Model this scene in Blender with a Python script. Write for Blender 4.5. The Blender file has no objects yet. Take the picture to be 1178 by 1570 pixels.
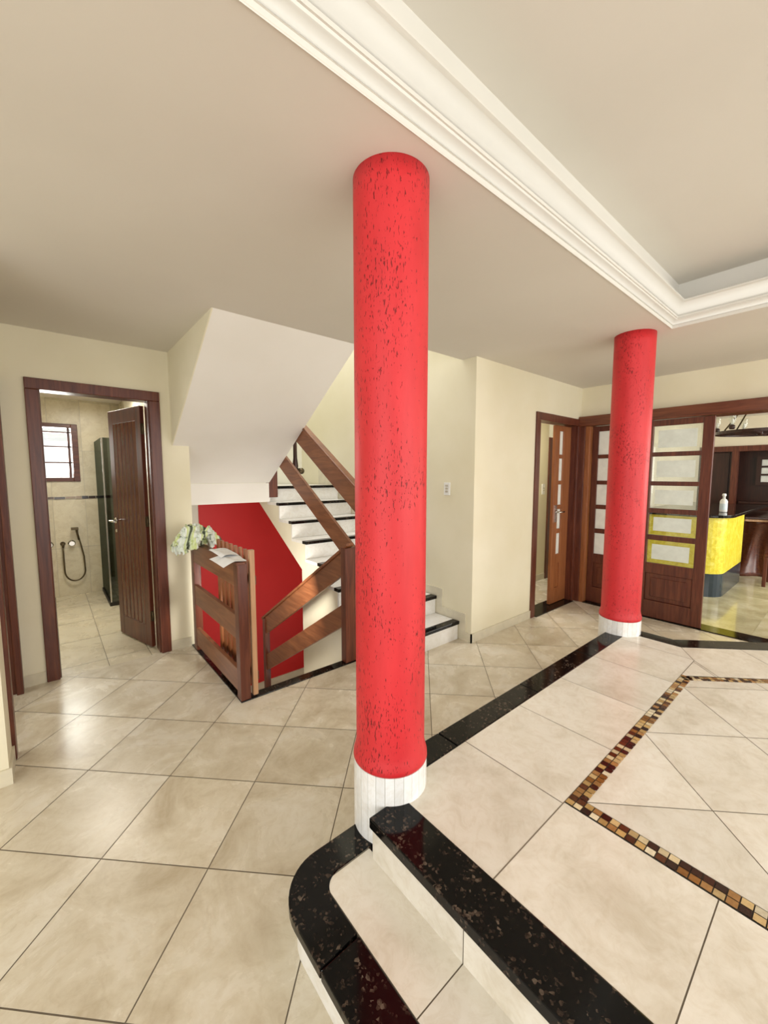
import bpy, bmesh, math, random
from mathutils import Vector, Matrix
random.seed(7)
sc = bpy.context.scene
C = sc.collection

# ------------------------------------------------------------------ camera
H = 1.55
cam = bpy.data.cameras.new('camera'); camo = bpy.data.objects.new('camera', cam); C.objects.link(camo)
cam.sensor_fit = 'VERTICAL'; cam.sensor_height = 36; cam.sensor_width = 36
cam.lens = 615.45 / 1570 * 36
cam.clip_start = 0.02
yaw, pit, rol = math.radians(50.033), math.radians(5.244), math.radians(0.012)
fw = Vector((math.cos(yaw)*math.cos(pit), math.sin(yaw)*math.cos(pit), -math.sin(pit)))
rt = Vector((math.sin(yaw), -math.cos(yaw), 0)); up = rt.cross(fw)
camo.matrix_world = Matrix.Translation((0, 0, H)) @ Matrix((rt, up, -fw)).transposed().to_4x4()
sc.camera = camo
# ------------------------------------------------------------------ world, lights, exposure
sc.view_settings.view_transform = 'Standard'; sc.view_settings.look = 'None'
sc.view_settings.gamma = 1; sc.view_settings.use_curve_mapping = False
sc.view_settings.exposure = 0.32
W = bpy.data.worlds.new('World'); sc.world = W; W.use_nodes = True
bg = W.node_tree.nodes['Background']; bg.inputs[0].default_value = (1.0, 0.99, 0.975, 1); bg.inputs[1].default_value = 0.95
def area(name, loc, aim, sx, sy, power, col=(1, .97, .92)):
    L = bpy.data.lights.new(name, 'AREA'); L.shape = 'RECTANGLE'; L.size = sx; L.size_y = sy
    L.energy = power; L.color = col
    o = bpy.data.objects.new(name, L); C.objects.link(o); o.location = loc
    o.rotation_euler = (Vector(aim) - Vector(loc)).to_track_quat('-Z', 'Y').to_euler()
    return o
area('window_light_garden', (2.2, -3.6, 1.5), (2.4, 1.5, 1.1), 5.0, 2.2, 95)
area('window_light_entrance', (-3.2, -1.2, 1.6), (2.5, 1.5, 1.2), 3.0, 2.2, 60)
area('bathroom_window_light', (-0.1, 6.78, 1.88), (0.1, 4.0, 0.6), .85, .65, 40, (1, .98, .95))
area('bathroom_fill_light', (0.4, 5.2, 2.42), (0.4, 5.2, 0), .5, .5, 16, (1, .95, .85))  # fill lamp added to brighten the closed bathroom
area('kitchen_fill_light', (7.4, -1.6, 1.7), (7.4, 2.0, .9), 3.0, 1.6, 95, (1, .96, .88))  # added area lamp that fills the kitchen, no window modelled there
area('stairwell_overhead_light', (2.44, 3.9, 4.3), (2.44, 3.9, 0), .8, 2.4, 30, (.97, .98, 1))  # unseen area lamp high over the stairs
area('corridor_light', (4.6, 2.9, 2.4), (4.6, 2.9, 0), .8, .5, 22, (1, .95, .85))
area('basement_fill_light', (1.4, 3.2, .55), (1.9, 5.4, -.3), .5, .3, 9, (1, .96, .9))  # added to brighten the red wall and lower stairwell
area('left_room_light', (-1.6, 3.3, 1.7), (0.3, 3.3, .6), 1.0, 1.4, 6, (1, .98, .95))

# ------------------------------------------------------------------ materials
def newmat(name):
    m = bpy.data.materials.new(name); m.use_nodes = True
    nt = m.node_tree; b = nt.nodes['Principled BSDF']
    return m, nt, b
def N(nt, t, **kw):
    n = nt.nodes.new(t)
    for k, v in kw.items(): setattr(n, k, v)
    return n
def ramp(nt, stops):
    r = nt.nodes.new('ShaderNodeValToRGB'); e = r.color_ramp.elements
    while len(e) < len(stops): e.new(0.5)
    for i, (p, c) in enumerate(stops):
        e[i].position = p; e[i].color = (*c, 1) if len(c) == 3 else c
    return r
def coords(nt, scale=(1, 1, 1), kind='Object'):
    tc = N(nt, 'ShaderNodeTexCoord'); mp = N(nt, 'ShaderNodeMapping')
    mp.inputs['Scale'].default_value = scale
    nt.links.new(tc.outputs[kind], mp.inputs[0]); return mp.outputs[0]
def noise(nt, vec, scale, detail=4, rough=.55, dist=0):
    n = N(nt, 'ShaderNodeTexNoise'); n.inputs['Scale'].default_value = scale
    n.inputs['Detail'].default_value = detail; n.inputs['Roughness'].default_value = rough
    n.inputs['Distortion'].default_value = dist
    nt.links.new(vec, n.inputs['Vector']); return n
def bump(nt, b, h, strength=.2, dist=.01):
    n = N(nt, 'ShaderNodeBump'); n.inputs['Strength'].default_value = strength; n.inputs['Distance'].default_value = dist
    nt.links.new(h, n.inputs['Height']); nt.links.new(n.outputs[0], b.inputs['Normal'])
def plaster(name, c1, c2, rough=.7, sc_=1.6, bs=.05):
    m, nt, b = newmat(name); v = coords(nt)
    n = noise(nt, v, sc_, 5); r = ramp(nt, [(.3, c1), (.7, c2)])
    nt.links.new(n.outputs[0], r.inputs[0]); nt.links.new(r.outputs[0], b.inputs['Base Color'])
    b.inputs['Roughness'].default_value = rough
    n2 = noise(nt, v, 60, 3); bump(nt, b, n2.outputs[0], bs, .004); return m
def wood(name, c1, c2, scale=(1.5, 22, 22), rough=.32):
    m, nt, b = newmat(name); v = coords(nt, scale)
    n = noise(nt, v, 1.6, 6, .62, .9)
    r = ramp(nt, [(.3, c1), (.52, tuple((a+d)/2 for a, d in zip(c1, c2))), (.7, c2)])
    nt.links.new(n.outputs[0], r.inputs[0]); nt.links.new(r.outputs[0], b.inputs['Base Color'])
    b.inputs['Roughness'].default_value = rough
    n2 = noise(nt, v, 6, 3); 
    if rough > .2: bump(nt, b, n2.outputs[0], .08, .003)
    return m
def flat(name, c, rough=.5, metal=0, **kw):
    m, nt, b = newmat(name); v = coords(nt)
    n = noise(nt, v, 12, 3); r = ramp(nt, [(.3, tuple(x*.92 for x in c)), (.7, tuple(min(1, x*1.05) for x in c))])
    nt.links.new(n.outputs[0], r.inputs[0]); nt.links.new(r.outputs[0], b.inputs['Base Color'])
    b.inputs['Roughness'].default_value = rough; b.inputs['Metallic'].default_value = metal
    for k, val in kw.items(): b.inputs[k].default_value = val
    return m
def tilemat(name, c1, c2, c3, rough=.2, scale=3.2):
    m, nt, b = newmat(name); v = coords(nt)
    at = N(nt, 'ShaderNodeAttribute', attribute_name='tint')
    add = N(nt, 'ShaderNodeVectorMath', operation='MULTIPLY_ADD')
    add.inputs[1].default_value = (37, 53, 11)
    nt.links.new(at.outputs['Color'], add.inputs[0]); nt.links.new(v, add.inputs[2])
    n = noise(nt, add.outputs[0], scale, 7, .62, .7)
    r = ramp(nt, [(.28, c1), (.5, c2), (.72, c3)])
    nt.links.new(n.outputs[0], r.inputs[0])
    n3 = noise(nt, add.outputs[0], scale*4.5, 8, .7, 1.6)
    r3 = ramp(nt, [(.35, (.86, .82, .76)), (.55, (1, 1, 1))])
    nt.links.new(n3.outputs[0], r3.inputs[0])
    mx = N(nt, 'ShaderNodeMix', data_type='RGBA', blend_type='MULTIPLY'); mx.inputs[0].default_value = .6
    nt.links.new(r.outputs[0], mx.inputs[6]); nt.links.new(r3.outputs[0], mx.inputs[7])
    sp = N(nt, 'ShaderNodeSeparateColor'); nt.links.new(at.outputs['Color'], sp.inputs[0])
    mr = N(nt, 'ShaderNodeMapRange'); mr.inputs[3].default_value = .93; mr.inputs[4].default_value = 1.05
    nt.links.new(sp.outputs[0], mr.inputs[0])
    mm = N(nt, 'ShaderNodeVectorMath', operation='SCALE')
    nt.links.new(mx.outputs[2], mm.inputs[0]); nt.links.new(mr.outputs[0], mm.inputs['Scale'])
    nt.links.new(mm.outputs[0], b.inputs['Base Color'])
    b.inputs['Roughness'].default_value = rough
    rr = N(nt, 'ShaderNodeMapRange'); rr.inputs[3].default_value = rough*.7; rr.inputs[4].default_value = rough*1.5
    nt.links.new(n.outputs[0], rr.inputs[0]); nt.links.new(rr.outputs[0], b.inputs['Roughness'])
    return m
M = {}
M['wall'] = plaster('cream wall paint', (.74, .685, .50), (.80, .75, .585))
M['wallw'] = plaster('pale wall paint', (.74, .72, .60), (.79, .77, .66))
M['soffit'] = plaster('white plaster', (.80, .77, .71), (.84, .81, .76))
M['ceil'] = plaster('ceiling paint', (.68, .645, .58), (.73, .695, .63), sc_=.8)
M['cornice'] = plaster('white moulding paint', (.68, .665, .61), (.72, .705, .655), rough=.45)
M['redwall'] = plaster('red wall paint', (.55, .008, .008), (.60, .012, .012), rough=.55)
M['kitchwall'] = plaster('beige kitchen paint', (.70, .64, .50), (.76, .70, .56))
M['wood'] = wood('reddish brown wood', (.060, .012, .007), (.165, .045, .020))
M['woodv'] = wood('vertical reddish wood', (.060, .012, .007), (.165, .045, .020), (22, 22, 1.5))
M['woody'] = wood('brown wood along y', (.085, .020, .009), (.21, .066, .027), (22, 1.5, 22))
M['oran'] = wood('orange brown wood', (.22, .070, .022), (.40, .15, .055), (22, 22, 1.5))
M['rail'] = wood('railing wood', (.13, .038, .013), (.27, .10, .038), (22, 1.5, 14))
M['lightw'] = wood('light worn wood', (.42, .22, .11), (.62, .38, .22), (22, 22, 1.5))
M['gloss'] = wood('glossy reddish wood', (.085, .018, .009), (.19, .055, .024), (22, 22, 1.5), .16)
M['dark'] = wood('dark wood', (.018, .006, .004), (.05, .014, .008), (22, 22, 1.5))
M['tile'] = tilemat('beige marbled tile', (.53, .45, .32), (.70, .635, .50), (.82, .775, .67), rough=.24)
M['tilep'] = tilemat('pale platform tile', (.66, .61, .51), (.80, .76, .675), (.88, .855, .79))
M['tileb'] = tilemat('bathroom tile', (.66, .59, .43), (.71, .64, .48), (.76, .70, .54), rough=.25)
M['marble'] = tilemat('kitchen marble floor', (.36, .33, .20), (.55, .51, .33), (.72, .68, .52), rough=.1, scale=2.2)
M['stepw'] = tilemat('white stair tile', (.74, .72, .66), (.84, .83, .79), (.90, .89, .86), rough=.3)
M['grout'] = flat('brown grout', (.20, .165, .12), .8)
M['groutl'] = flat('light grout', (.50, .46, .38), .8)
M['base'] = flat('beige baseboard tile', (.66, .61, .47), .3)
M['ring'] = tilemat('white column base tile', (.78, .78, .76), (.87, .88, .88), (.92, .93, .94), rough=.15)
def granite():
    m, nt, b = newmat('black granite'); v = coords(nt)
    vo = N(nt, 'ShaderNodeTexVoronoi'); vo.inputs['Scale'].default_value = 120; nt.links.new(v, vo.inputs['Vector'])
    sp = N(nt, 'ShaderNodeSeparateColor'); nt.links.new(vo.outputs['Color'], sp.inputs[0])
    n = noise(nt, v, 16, 5, .7, .5)
    a = N(nt, 'ShaderNodeMath', operation='MULTIPLY'); nt.links.new(sp.outputs[0], a.inputs[0]); nt.links.new(n.outputs[0], a.inputs[1])
    r = ramp(nt, [(.28, (.003, .003, .003)), (.42, (.008, .006, .005)), (.50, (.045, .030, .022)), (.62, (.13, .10, .075))])
    nt.links.new(a.outputs[0], r.inputs[0]); nt.links.new(r.outputs[0], b.inputs['Base Color'])
    b.inputs['Roughness'].default_value = .10; b.inputs['Specular IOR Level'].default_value = .22; return m
M['granite'] = granite()
def stucco():
    m, nt, b = newmat('pitted red stucco'); v = coords(nt, (1, 1, .30))
    n = noise(nt, v, 170, 3, .6, .25); n.inputs['Distortion'].default_value = .35
    big = noise(nt, coords(nt, (1, 1, .7)), 5.5, 2, .5)
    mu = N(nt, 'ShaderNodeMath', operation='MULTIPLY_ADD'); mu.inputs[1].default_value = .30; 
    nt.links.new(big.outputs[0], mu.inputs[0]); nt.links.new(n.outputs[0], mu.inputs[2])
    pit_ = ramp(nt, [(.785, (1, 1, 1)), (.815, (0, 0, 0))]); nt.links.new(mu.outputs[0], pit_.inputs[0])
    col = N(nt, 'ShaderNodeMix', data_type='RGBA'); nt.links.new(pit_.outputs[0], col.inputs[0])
    col.inputs[6].default_value = (.22, .004, .006, 1)  # shade of the pits put into the colour as darker red
    n2 = noise(nt, coords(nt, (1, 1, .25)), 9, 4)
    r2 = ramp(nt, [(.3, (.54, .014, .020)), (.7, (.66, .026, .034))]); nt.links.new(n2.outputs[0], r2.inputs[0])
    nt.links.new(r2.outputs[0], col.inputs[7]); nt.links.new(col.outputs[2], b.inputs['Base Color'])
    b.inputs['Roughness'].default_value = .5
    fine = noise(nt, coords(nt, (1, 1, .1)), 30, 3)
    s = N(nt, 'ShaderNodeMath', operation='MULTIPLY_ADD'); s.inputs[1].default_value = .15
    nt.links.new(fine.outputs[0], s.inputs[0]); nt.links.new(pit_.outputs[0], s.inputs[2])
    bump(nt, b, s.outputs[0], .8, .006); return m
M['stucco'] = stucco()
def mosaic():
    m, nt, b = newmat('glass mosaic')
    at = N(nt, 'ShaderNodeAttribute', attribute_name='tint')
    v = coords(nt); n = noise(nt, v, 90, 3)
    mx = N(nt, 'ShaderNodeMix', data_type='RGBA', blend_type='MULTIPLY'); mx.inputs[0].default_value = .5
    r = ramp(nt, [(.3, (.6, .55, .5)), (.7, (1, 1, 1))]); nt.links.new(n.outputs[0], r.inputs[0])
    nt.links.new(at.outputs['Color'], mx.inputs[6]); nt.links.new(r.outputs[0], mx.inputs[7])
    nt.links.new(mx.outputs[2], b.inputs['Base Color']); b.inputs['Roughness'].default_value = .15; return m
M['mosaic'] = mosaic()
M['mgrout'] = flat('dark mosaic grout', (.03, .018, .010), .7)
def yellow():
    m, nt, b = newmat('sponged yellow paint'); v = coords(nt)
    n = noise(nt, v, 14, 6, .7, .6)
    r = ramp(nt, [(.3, (.55, .42, .015)), (.5, (.74, .63, .04)), (.7, (.82, .76, .16))])
    nt.links.new(n.outputs[0], r.inputs[0]); nt.links.new(r.outputs[0], b.inputs['Base Color'])
    b.inputs['Roughness'].default_value = .35; return m
M['yellow'] = yellow()
M['plinth'] = flat('dark blue grey plinth', (.03, .045, .06), .12)
M['metal'] = flat('polished metal', (.72, .70, .66), .2, 1)
M['bronze'] = flat('dark bronze', (.12, .09, .05), .35, .8)
M['iron'] = flat('black iron', (.02, .016, .012), .5)
M['white'] = flat('white plastic', (.85, .85, .82), .4)
M['paper'] = flat('white paper', (.92, .93, .93), .8)
M['blue'] = flat('pale label', (.62, .72, .76), .5)
M['frost'] = flat('frosted glass', (.74, .80, .74), .35)
M['frostw'] = flat('bright frosted glass', (.86, .88, .82), .35)
def glass(name, c, alpha, rough=.03):
    m, nt, b = newmat(name); out = nt.nodes['Material Output']
    t = N(nt, 'ShaderNodeBsdfTransparent'); t.inputs[0].default_value = (*c, 1)
    g = N(nt, 'ShaderNodeBsdfGlossy'); g.inputs['Roughness'].default_value = rough
    mx = N(nt, 'ShaderNodeMixShader'); mx.inputs[0].default_value = alpha
    nt.links.new(t.outputs[0], mx.inputs[1]); nt.links.new(g.outputs[0], mx.inputs[2])
    nt.links.new(mx.outputs[0], out.inputs[0]); return m
M['glass'] = glass('clear glass', (.93, .95, .93), .08)
M['smoked'] = glass('smoked grey glass', (.42, .46, .42), .10)
def towelmat():
    m, nt, b = newmat('green and white towel cloth'); v = coords(nt)
    w = N(nt, 'ShaderNodeTexWave'); w.inputs['Scale'].default_value = 2.6; w.inputs['Distortion'].default_value = 7
    nt.links.new(v, w.inputs['Vector'])
    r = ramp(nt, [(.0, (.80, .88, .78)), (.35, (.86, .90, .86)), (.6, (.62, .72, .26)), (.9, (.76, .84, .62)), (.985, (.08, .10, .06))])
    nt.links.new(w.outputs[0], r.inputs[0]); nt.links.new(r.outputs[0], b.inputs['Base Color'])
    b.inputs['Roughness'].default_value = .95
    n = noise(nt, v, 180, 2); bump(nt, b, n.outputs[0], .4, .003); return m
M['towel'] = towelmat()

# ------------------------------------------------------------------ mesh helpers
class MB:
    def __init__(s): s.v = []; s.f = []; s.mi = []; s.t = []; s.sm = []
    def face(s, idx, mi=0, t=(.5, .5, .5), sm=False): s.f.append(idx); s.mi.append(mi); s.t.append(t); s.sm.append(sm)
    def box(s, a, b, mi=0, t=(.5, .5, .5)):
        x0, y0, z0 = (min(p, q) for p, q in zip(a, b)); x1, y1, z1 = (max(p, q) for p, q in zip(a, b))
        k = len(s.v)
        s.v += [(x0,y0,z0),(x1,y0,z0),(x1,y1,z0),(x0,y1,z0),(x0,y0,z1),(x1,y0,z1),(x1,y1,z1),(x0,y1,z1)]
        for q in ((0,3,2,1),(4,5,6,7),(0,1,5,4),(1,2,6,5),(2,3,7,6),(3,0,4,7)): s.face([k+i for i in q], mi, t)
        return s
    def prism(s, poly, f0, f1, mi=0, t=(.5, .5, .5), sm=False):
        # poly: list of 2D; f0,f1 map a 2D point to 3D for the two caps
        k = len(s.v); n = len(poly)
        s.v += [tuple(f0(*p)) for p in poly] + [tuple(f1(*p)) for p in poly]
        s.face(list(range(k, k+n))[::-1], mi, t); s.face(list(range(k+n, k+2*n)), mi, t)
        for i in range(n):
            j = (i+1) % n; s.face([k+i, k+j, k+n+j, k+n+i], mi, t, sm)
        return s
    def zprism(s, poly, z0, z1, mi=0, t=(.5, .5, .5), sm=False):
        return s.prism(poly, lambda x, y: (x, y, z0), lambda x, y: (x, y, z1), mi, t, sm)
    def xprism(s, poly, x0, x1, mi=0): return s.prism(poly, lambda y, z: (x0, y, z), lambda y, z: (x1, y, z), mi)
    def yprism(s, poly, y0, y1, mi=0): return s.prism(poly, lambda x, z: (x, y0, z), lambda x, z: (x, y1, z), mi)
    def lathe(s, cx, cy, prof, n=64, mi=0, cap=True, axis='z'):
        k = len(s.v)
        for r, z in prof:
            for i in range(n):
                a = 2*math.pi*i/n
                if axis == 'z': s.v.append((cx+r*math.cos(a), cy+r*math.sin(a), z))
                elif axis == 'x': s.v.append((z, cx+r*math.cos(a), cy+r*math.sin(a)))
                else: s.v.append((cx+r*math.cos(a), z, cy+r*math.sin(a)))
        for j in range(len(prof)-1):
            for i in range(n):
                a = k+j*n+i; b = k+j*n+(i+1) % n; s.face([a, b, b+n, a+n], mi, sm=True)
        if cap:
            s.face([k+i for i in range(n)][::-1], mi); s.face([k+(len(prof)-1)*n+i for i in range(n)], mi)
        return s
    def tube(s, pts, r, n=10, mi=0):
        pts = [Vector(p) for p in pts]; k = len(s.v); u = None
        rs = r if isinstance(r, (list, tuple)) else [r]*len(pts)
        for i, p in enumerate(pts):
            d = (pts[min(i+1, len(pts)-1)] - pts[max(i-1, 0)]).normalized()
            if u is None: u = d.orthogonal().normalized()
            u = (u - d*u.dot(d)).normalized(); w = d.cross(u)
            for j in range(n):
                a = 2*math.pi*j/n; q = p + (u*math.cos(a)+w*math.sin(a))*rs[i]; s.v.append(tuple(q))
        for i in range(len(pts)-1):
            for j in range(n):
                a = k+i*n+j; b = k+i*n+(j+1) % n; s.face([a, b, b+n, a+n], mi, sm=True)
        s.face([k+j for j in range(n)][::-1], mi); s.face([k+(len(pts)-1)*n+j for j in range(n)], mi); return s
    def build(s, name, mats, parent=None, bevel=0, seg=2, **props):
        me = bpy.data.meshes.new(name); me.from_pydata(s.v, [], s.f)
        mats = mats if isinstance(mats, (list, tuple)) else [mats]
        for m in mats: me.materials.append(M[m] if isinstance(m, str) else m)
        me.polygons.foreach_set('material_index', s.mi); me.polygons.foreach_set('use_smooth', s.sm)
        ca = me.color_attributes.new('tint', 'FLOAT_COLOR', 'CORNER'); buf = []
        for f, t in zip(s.f, s.t): buf += [*t, 1]*len(f)
        ca.data.foreach_set('color', buf)
        bm = bmesh.new(); bm.from_mesh(me); bmesh.ops.recalc_face_normals(bm, faces=bm.faces); bm.to_mesh(me); bm.free()
        me.update()
        o = bpy.data.objects.new(name, me); C.objects.link(o)
        if parent is not None: o.parent = parent; o.matrix_parent_inverse = Matrix.Translation(-Vector(world_loc(parent)))
        if bevel:
            b = o.modifiers.new('Bevel', 'BEVEL'); b.width = bevel; b.segments = seg; b.limit_method = 'ANGLE'; b.angle_limit = math.radians(40)
        for kk, vv in props.items(): o[kk] = vv
        return o
def world_loc(o):
    return Vector(o.location) if o.type == 'EMPTY' else Vector((0, 0, 0))
def empty(name, loc, label=None, cat=None, group=None, kind=None):
    o = bpy.data.objects.new(name, None); C.objects.link(o); o.location = loc; o.empty_display_size = .1
    if label: o['label'] = label
    if cat: o['category'] = cat
    if group: o['group'] = group
    if kind: o['kind'] = kind
    return o
ST = dict(kind='structure')
def clip(poly, conv):
    # clip poly by convex ccw polygon
    out = poly
    for i in range(len(conv)):
        ax, ay = conv[i]; bx, by = conv[(i+1) % len(conv)]
        inp, out = out, []
        side = lambda p: (bx-ax)*(p[1]-ay) - (by-ay)*(p[0]-ax)
        for j in range(len(inp)):
            p, q = inp[j], inp[(j+1) % len(inp)]; sp_, sq = side(p), side(q)
            if sp_ >= 0: out.append(p)
            if (sp_ >= 0) != (sq >= 0):
                t = sp_/(sp_-sq); out.append((p[0]+t*(q[0]-p[0]), p[1]+t*(q[1]-p[1])))
        if not out: return []
    return out
def hsh(i, j, k=0):
    r = random.Random(i*7919+j*104729+k*31+5); return (r.random(), r.random(), r.random())
def tiles(mb, conv, size, u0, v0, z, ang=0, gap=.0035, mi=0, mig=1, seed=0, sizev=None, th=.0015, grout=True, f3=None):
    """tiles laid over a convex polygon; u=along ang, v=across"""
    sv = sizev or size
    ca, sa = math.cos(ang), math.sin(ang)
    f3 = f3 or (lambda x, y, h: (x, y, z+h))
    us = [x*ca+y*sa for x, y in conv]; vs = [-x*sa+y*ca for x, y in conv]
    if grout:
        k = len(mb.v); mb.v += [f3(x, y, 0) for x, y in conv]; mb.face(list(range(k, k+len(conv))), mig)
    g = gap/2
    for i in range(math.floor((min(us)-u0)/size), math.ceil((max(us)-u0)/size)):
        for j in range(math.floor((min(vs)-v0)/sv), math.ceil((max(vs)-v0)/sv)):
            a, b, c, d = u0+i*size+g, u0+(i+1)*size-g, v0+j*sv+g, v0+(j+1)*sv-g
            q = [(u*ca-v*sa, u*sa+v*ca) for u, v in ((a, c), (b, c), (b, d), (a, d))]
            q = clip(q, conv)
            if len(q) < 3: continue
            t = hsh(i, j, seed); k = len(mb.v); n = len(q)
            mb.v += [f3(x, y, th) for x, y in q]; mb.face(list(range(k, k+n)), mi, t)
def rect(x0, y0, x1, y1): return [(x0, y0), (x1, y0), (x1, y1), (x0, y1)]

ZC = 2.58     # ceiling height
ZP = .33      # platform height
D45 = math.radians(45)
# ------------------------------------------------------------------ floors
m = MB()
for r in (rect(-3.5, -4.2, 5.0, 2.62), rect(-3.5, 2.62, .93, 3.85), rect(1.95, 2.5, 1.96, 2.62)):
    tiles(m, r, .453, .932, .82-.453*3, 0, D45, .0045)
m.box((-3.5, -4.2, -.06), (5.0, 2.62, -.002), 1); m.box((-3.5, 2.62, -.06), (.93, 3.85, -.002), 1)
m.build('floor', ['tile', 'grout'], **ST)
m = MB(); tiles(m, rect(-1.6, 3.85, .88, 6.6), .305, 0, 4.02, 0, 0, .005, sizev=.62, seed=2)
m.box((-1.6, 3.85, -.06), (.88, 6.6, -.002), 1); m.build('floor', ['tileb', 'grout'], **ST)
m = MB(); tiles(m, rect(5.0, -3, 10.5, 2.24), .9, 5.0, -3, 0, 0, .002, seed=3); m.box((5.0, -3, -.06), (10.5, 2.24, -.002), 1)
m.build('floor', ['marble', 'marble'], **ST)
m = MB(); tiles(m, rect(3.08, 2.62, 5.0, 3.1), .453, .932, .82-.453*3, 0, D45, .0045, seed=4); tiles(m, rect(5.0, 2.24, 8, 3.1), .453, .932, .82-.453*3, 0, D45, .0045, seed=4); m.box((3.08, 2.62, -.06), (5.0, 3.1, -.002), 1); m.box((5.0, 2.24, -.06), (8, 3.1, -.002), 1)
m.build('floor', ['tile', 'grout'], **ST)

# ------------------------------------------------------------------ ceilings
m = MB()
CX, CY = 3.53, 1.13      # recess walls of the coffer
t = .04
m.box((-3.5, .944, ZC), (3.439, 2.395, ZC+t)); m.box((-3.5, 2.395, ZC), (1.95, 2.66, ZC+t)); m.box((-3.5, 2.66, ZC), (.85, 3.85, ZC+t))
m.box((3.439, -4.2, ZC), (5.0, 2.395, ZC+t)); m.box((-3.5, -4.2, ZC), (-2.8, .944, ZC+t))
m.build('ceiling', 'ceil', **ST)
ZI = 2.90
m = MB(); m.box((-2.8, -4.2, ZI), (CX+.04, CY+.04, ZI+.04)); m.build('ceiling', 'ceil', **ST)
m = MB(); m.box((-2.8, .944, ZC+t), (CX+.04, CY+.04, ZI)); m.box((CX, -4.2, ZC+t), (CX+.04, CY, ZI)); m.build('wall_recess', 'cornice', **ST)
# cornice moulding: profile (inward offset, height), swept in an L
prof = [(0.0, ZC-.004), (.003, ZC+.015), (.008, ZC+.015)]
for i in range(7):
    a = i/6*math.pi/2
    prof.append((.008+.026*(1-math.cos(a)), ZC+.015+.026*math.sin(a)))
prof += [(.037, ZC+.047), (.043, ZC+.047), (.043, ZC+.060)]
for i in range(9):
    a = i/8*math.pi/2
    prof.append((.043+.036*(1-math.cos(a)), ZC+.060+.075*math.sin(a)))
prof += [(.086, ZC+.137), (.086, ZC+.146), (.075, ZC+.152), (-.058, ZC+.152), (-.058, ZC+.042), (0, ZC+.042)]
OX, OY = 3.44, .945
m = MB(); k = len(m.v); n = len(prof)
for st in range(3):
    for u, z in prof:
        if st == 0: m.v.append((-2.8, OY-u, z))
        elif st == 1: m.v.append((OX-u, OY-u, z))
        else: m.v.append((OX-u, -4.2, z))
for st in range(2):
    for i in range(n):
        j = (i+1) % n; m.face([k+st*n+i, k+st*n+j, k+(st+1)*n+j, k+(st+1)*n+i], sm=(3 <= i <= 8 or 12 <= i <= 19))
m.face(list(range(n))); m.face([2*n+i for i in range(n)]); m.build('trim_1', 'cornice', **ST)
m = MB(); m.box((5.0, -3, 2.62), (10.5, 2.24, 2.66)); m.build('ceiling', 'ceil', **ST)
m = MB(); m.box((-1.6, 4.0, 2.50), (.88, 6.6, 2.54)); m.build('ceiling', 'soffit', **ST)
m = MB(); m.box((3.08, 2.40, 2.5), (8, 3.1, 2.54)); m.build('ceiling', 'ceil', **ST)

# ------------------------------------------------------------------ walls
# bathroom door wall, y=3.85..4.0, opening x -.0..0.66, z<2.16
m = MB(); Y0, Y1 = 3.85, 4.0
m.box((-1.6, Y0, 0), (-.03, Y1, 2.62)); m.box((.72, Y0, 0), (.98, Y1, 2.62)); m.box((-.03, Y0, 2.20), (.72, Y1, 2.62))
m.build('wall_back', 'wall', **ST)
m = MB(); m.box((-.37, 2.66, 0), (-.23, 2.89, 2.62)); m.box((-.37, 2.89, 2.2), (-.23, 3.85, 2.62)); m.box((-3.5, 2.66, 0), (-.37, 2.80, 2.62))
m.build('wall_left', 'wall', **ST)
# bathroom shell
m = MB(); YB = 6.5
WX0, WX1, WZ0, WZ1 = -.55, .335, 1.47, 2.19
def walltiles(mb, conv, plane, off, size, sizev, u0, v0, seed):
    if plane == 'y': f3 = lambda x, z, h: (x, off-h, z)
    else: f3 = lambda y, z, h: (off+h, y, z)
    tiles(mb, conv, size, u0, v0, 0, 0, .004, seed=seed, sizev=sizev, f3=f3)
for r in (rect(-1.6, 0, .88, WZ0), rect(-1.6, WZ1, .88, 2.5), rect(-1.6, WZ0, WX0, WZ1), rect(WX1, WZ0, .88, WZ1)):
    walltiles(m, r, 'y', YB, .33, .62, .04, 0, 8)
m.box((-1.6, YB+.002, 0), (.88, YB+.15, WZ0), 1); m.box((-1.6, YB+.002, WZ1), (.88, YB+.15, 2.55), 1)
m.box((-1.6, YB+.002, WZ0), (WX0, YB+.15, WZ1), 1); m.box((WX1, YB+.002, WZ0), (.88, YB+.15, WZ1), 1)
m.build('wall_bathroom_back', ['tileb', 'groutl'], **ST)
m = MB(); m.box((-1.7, 3.85, 0), (-1.6, 6.65, 2.55)); m.build('wall_bathroom_left', 'tileb', **ST)
m = MB(); m.box((.80, 4.0, 0), (.88, 6.5, 2.5)); m.build('wall_bathroom_right', 'tileb', **ST)
# stairwell side wall (left) and back
m = MB(); m.box((.88, 4.0, -1.6), (.98, 5.4, 5.0)); m.box((.88, 2.70, -1.6), (.93, 4.0, -.06))
m.build('wall_stairwell_left', 'wallw', **ST)
m = MB(); m.box((.88, 5.4, -1.6), (3.05, 5.5, 5.0)); m.build('wall_stairwell_back', 'wallw', **ST)
m = MB(); m.box((1.45, 5.385, -1.6), (2.93, 5.4, 1.235)); m.build('wall_stairwell_red', 'redwall', **ST)
m = MB(); m.box((1.45, 5.37, -1.575), (2.93, 5.385, -1.42)); m.build('baseboard_stairwell', 'base', **ST)
m = MB(); m.box((.98, 4.3, -1.7), (2.93, 5.4, -1.575)); m.build('floor', 'tile', **ST)
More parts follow.
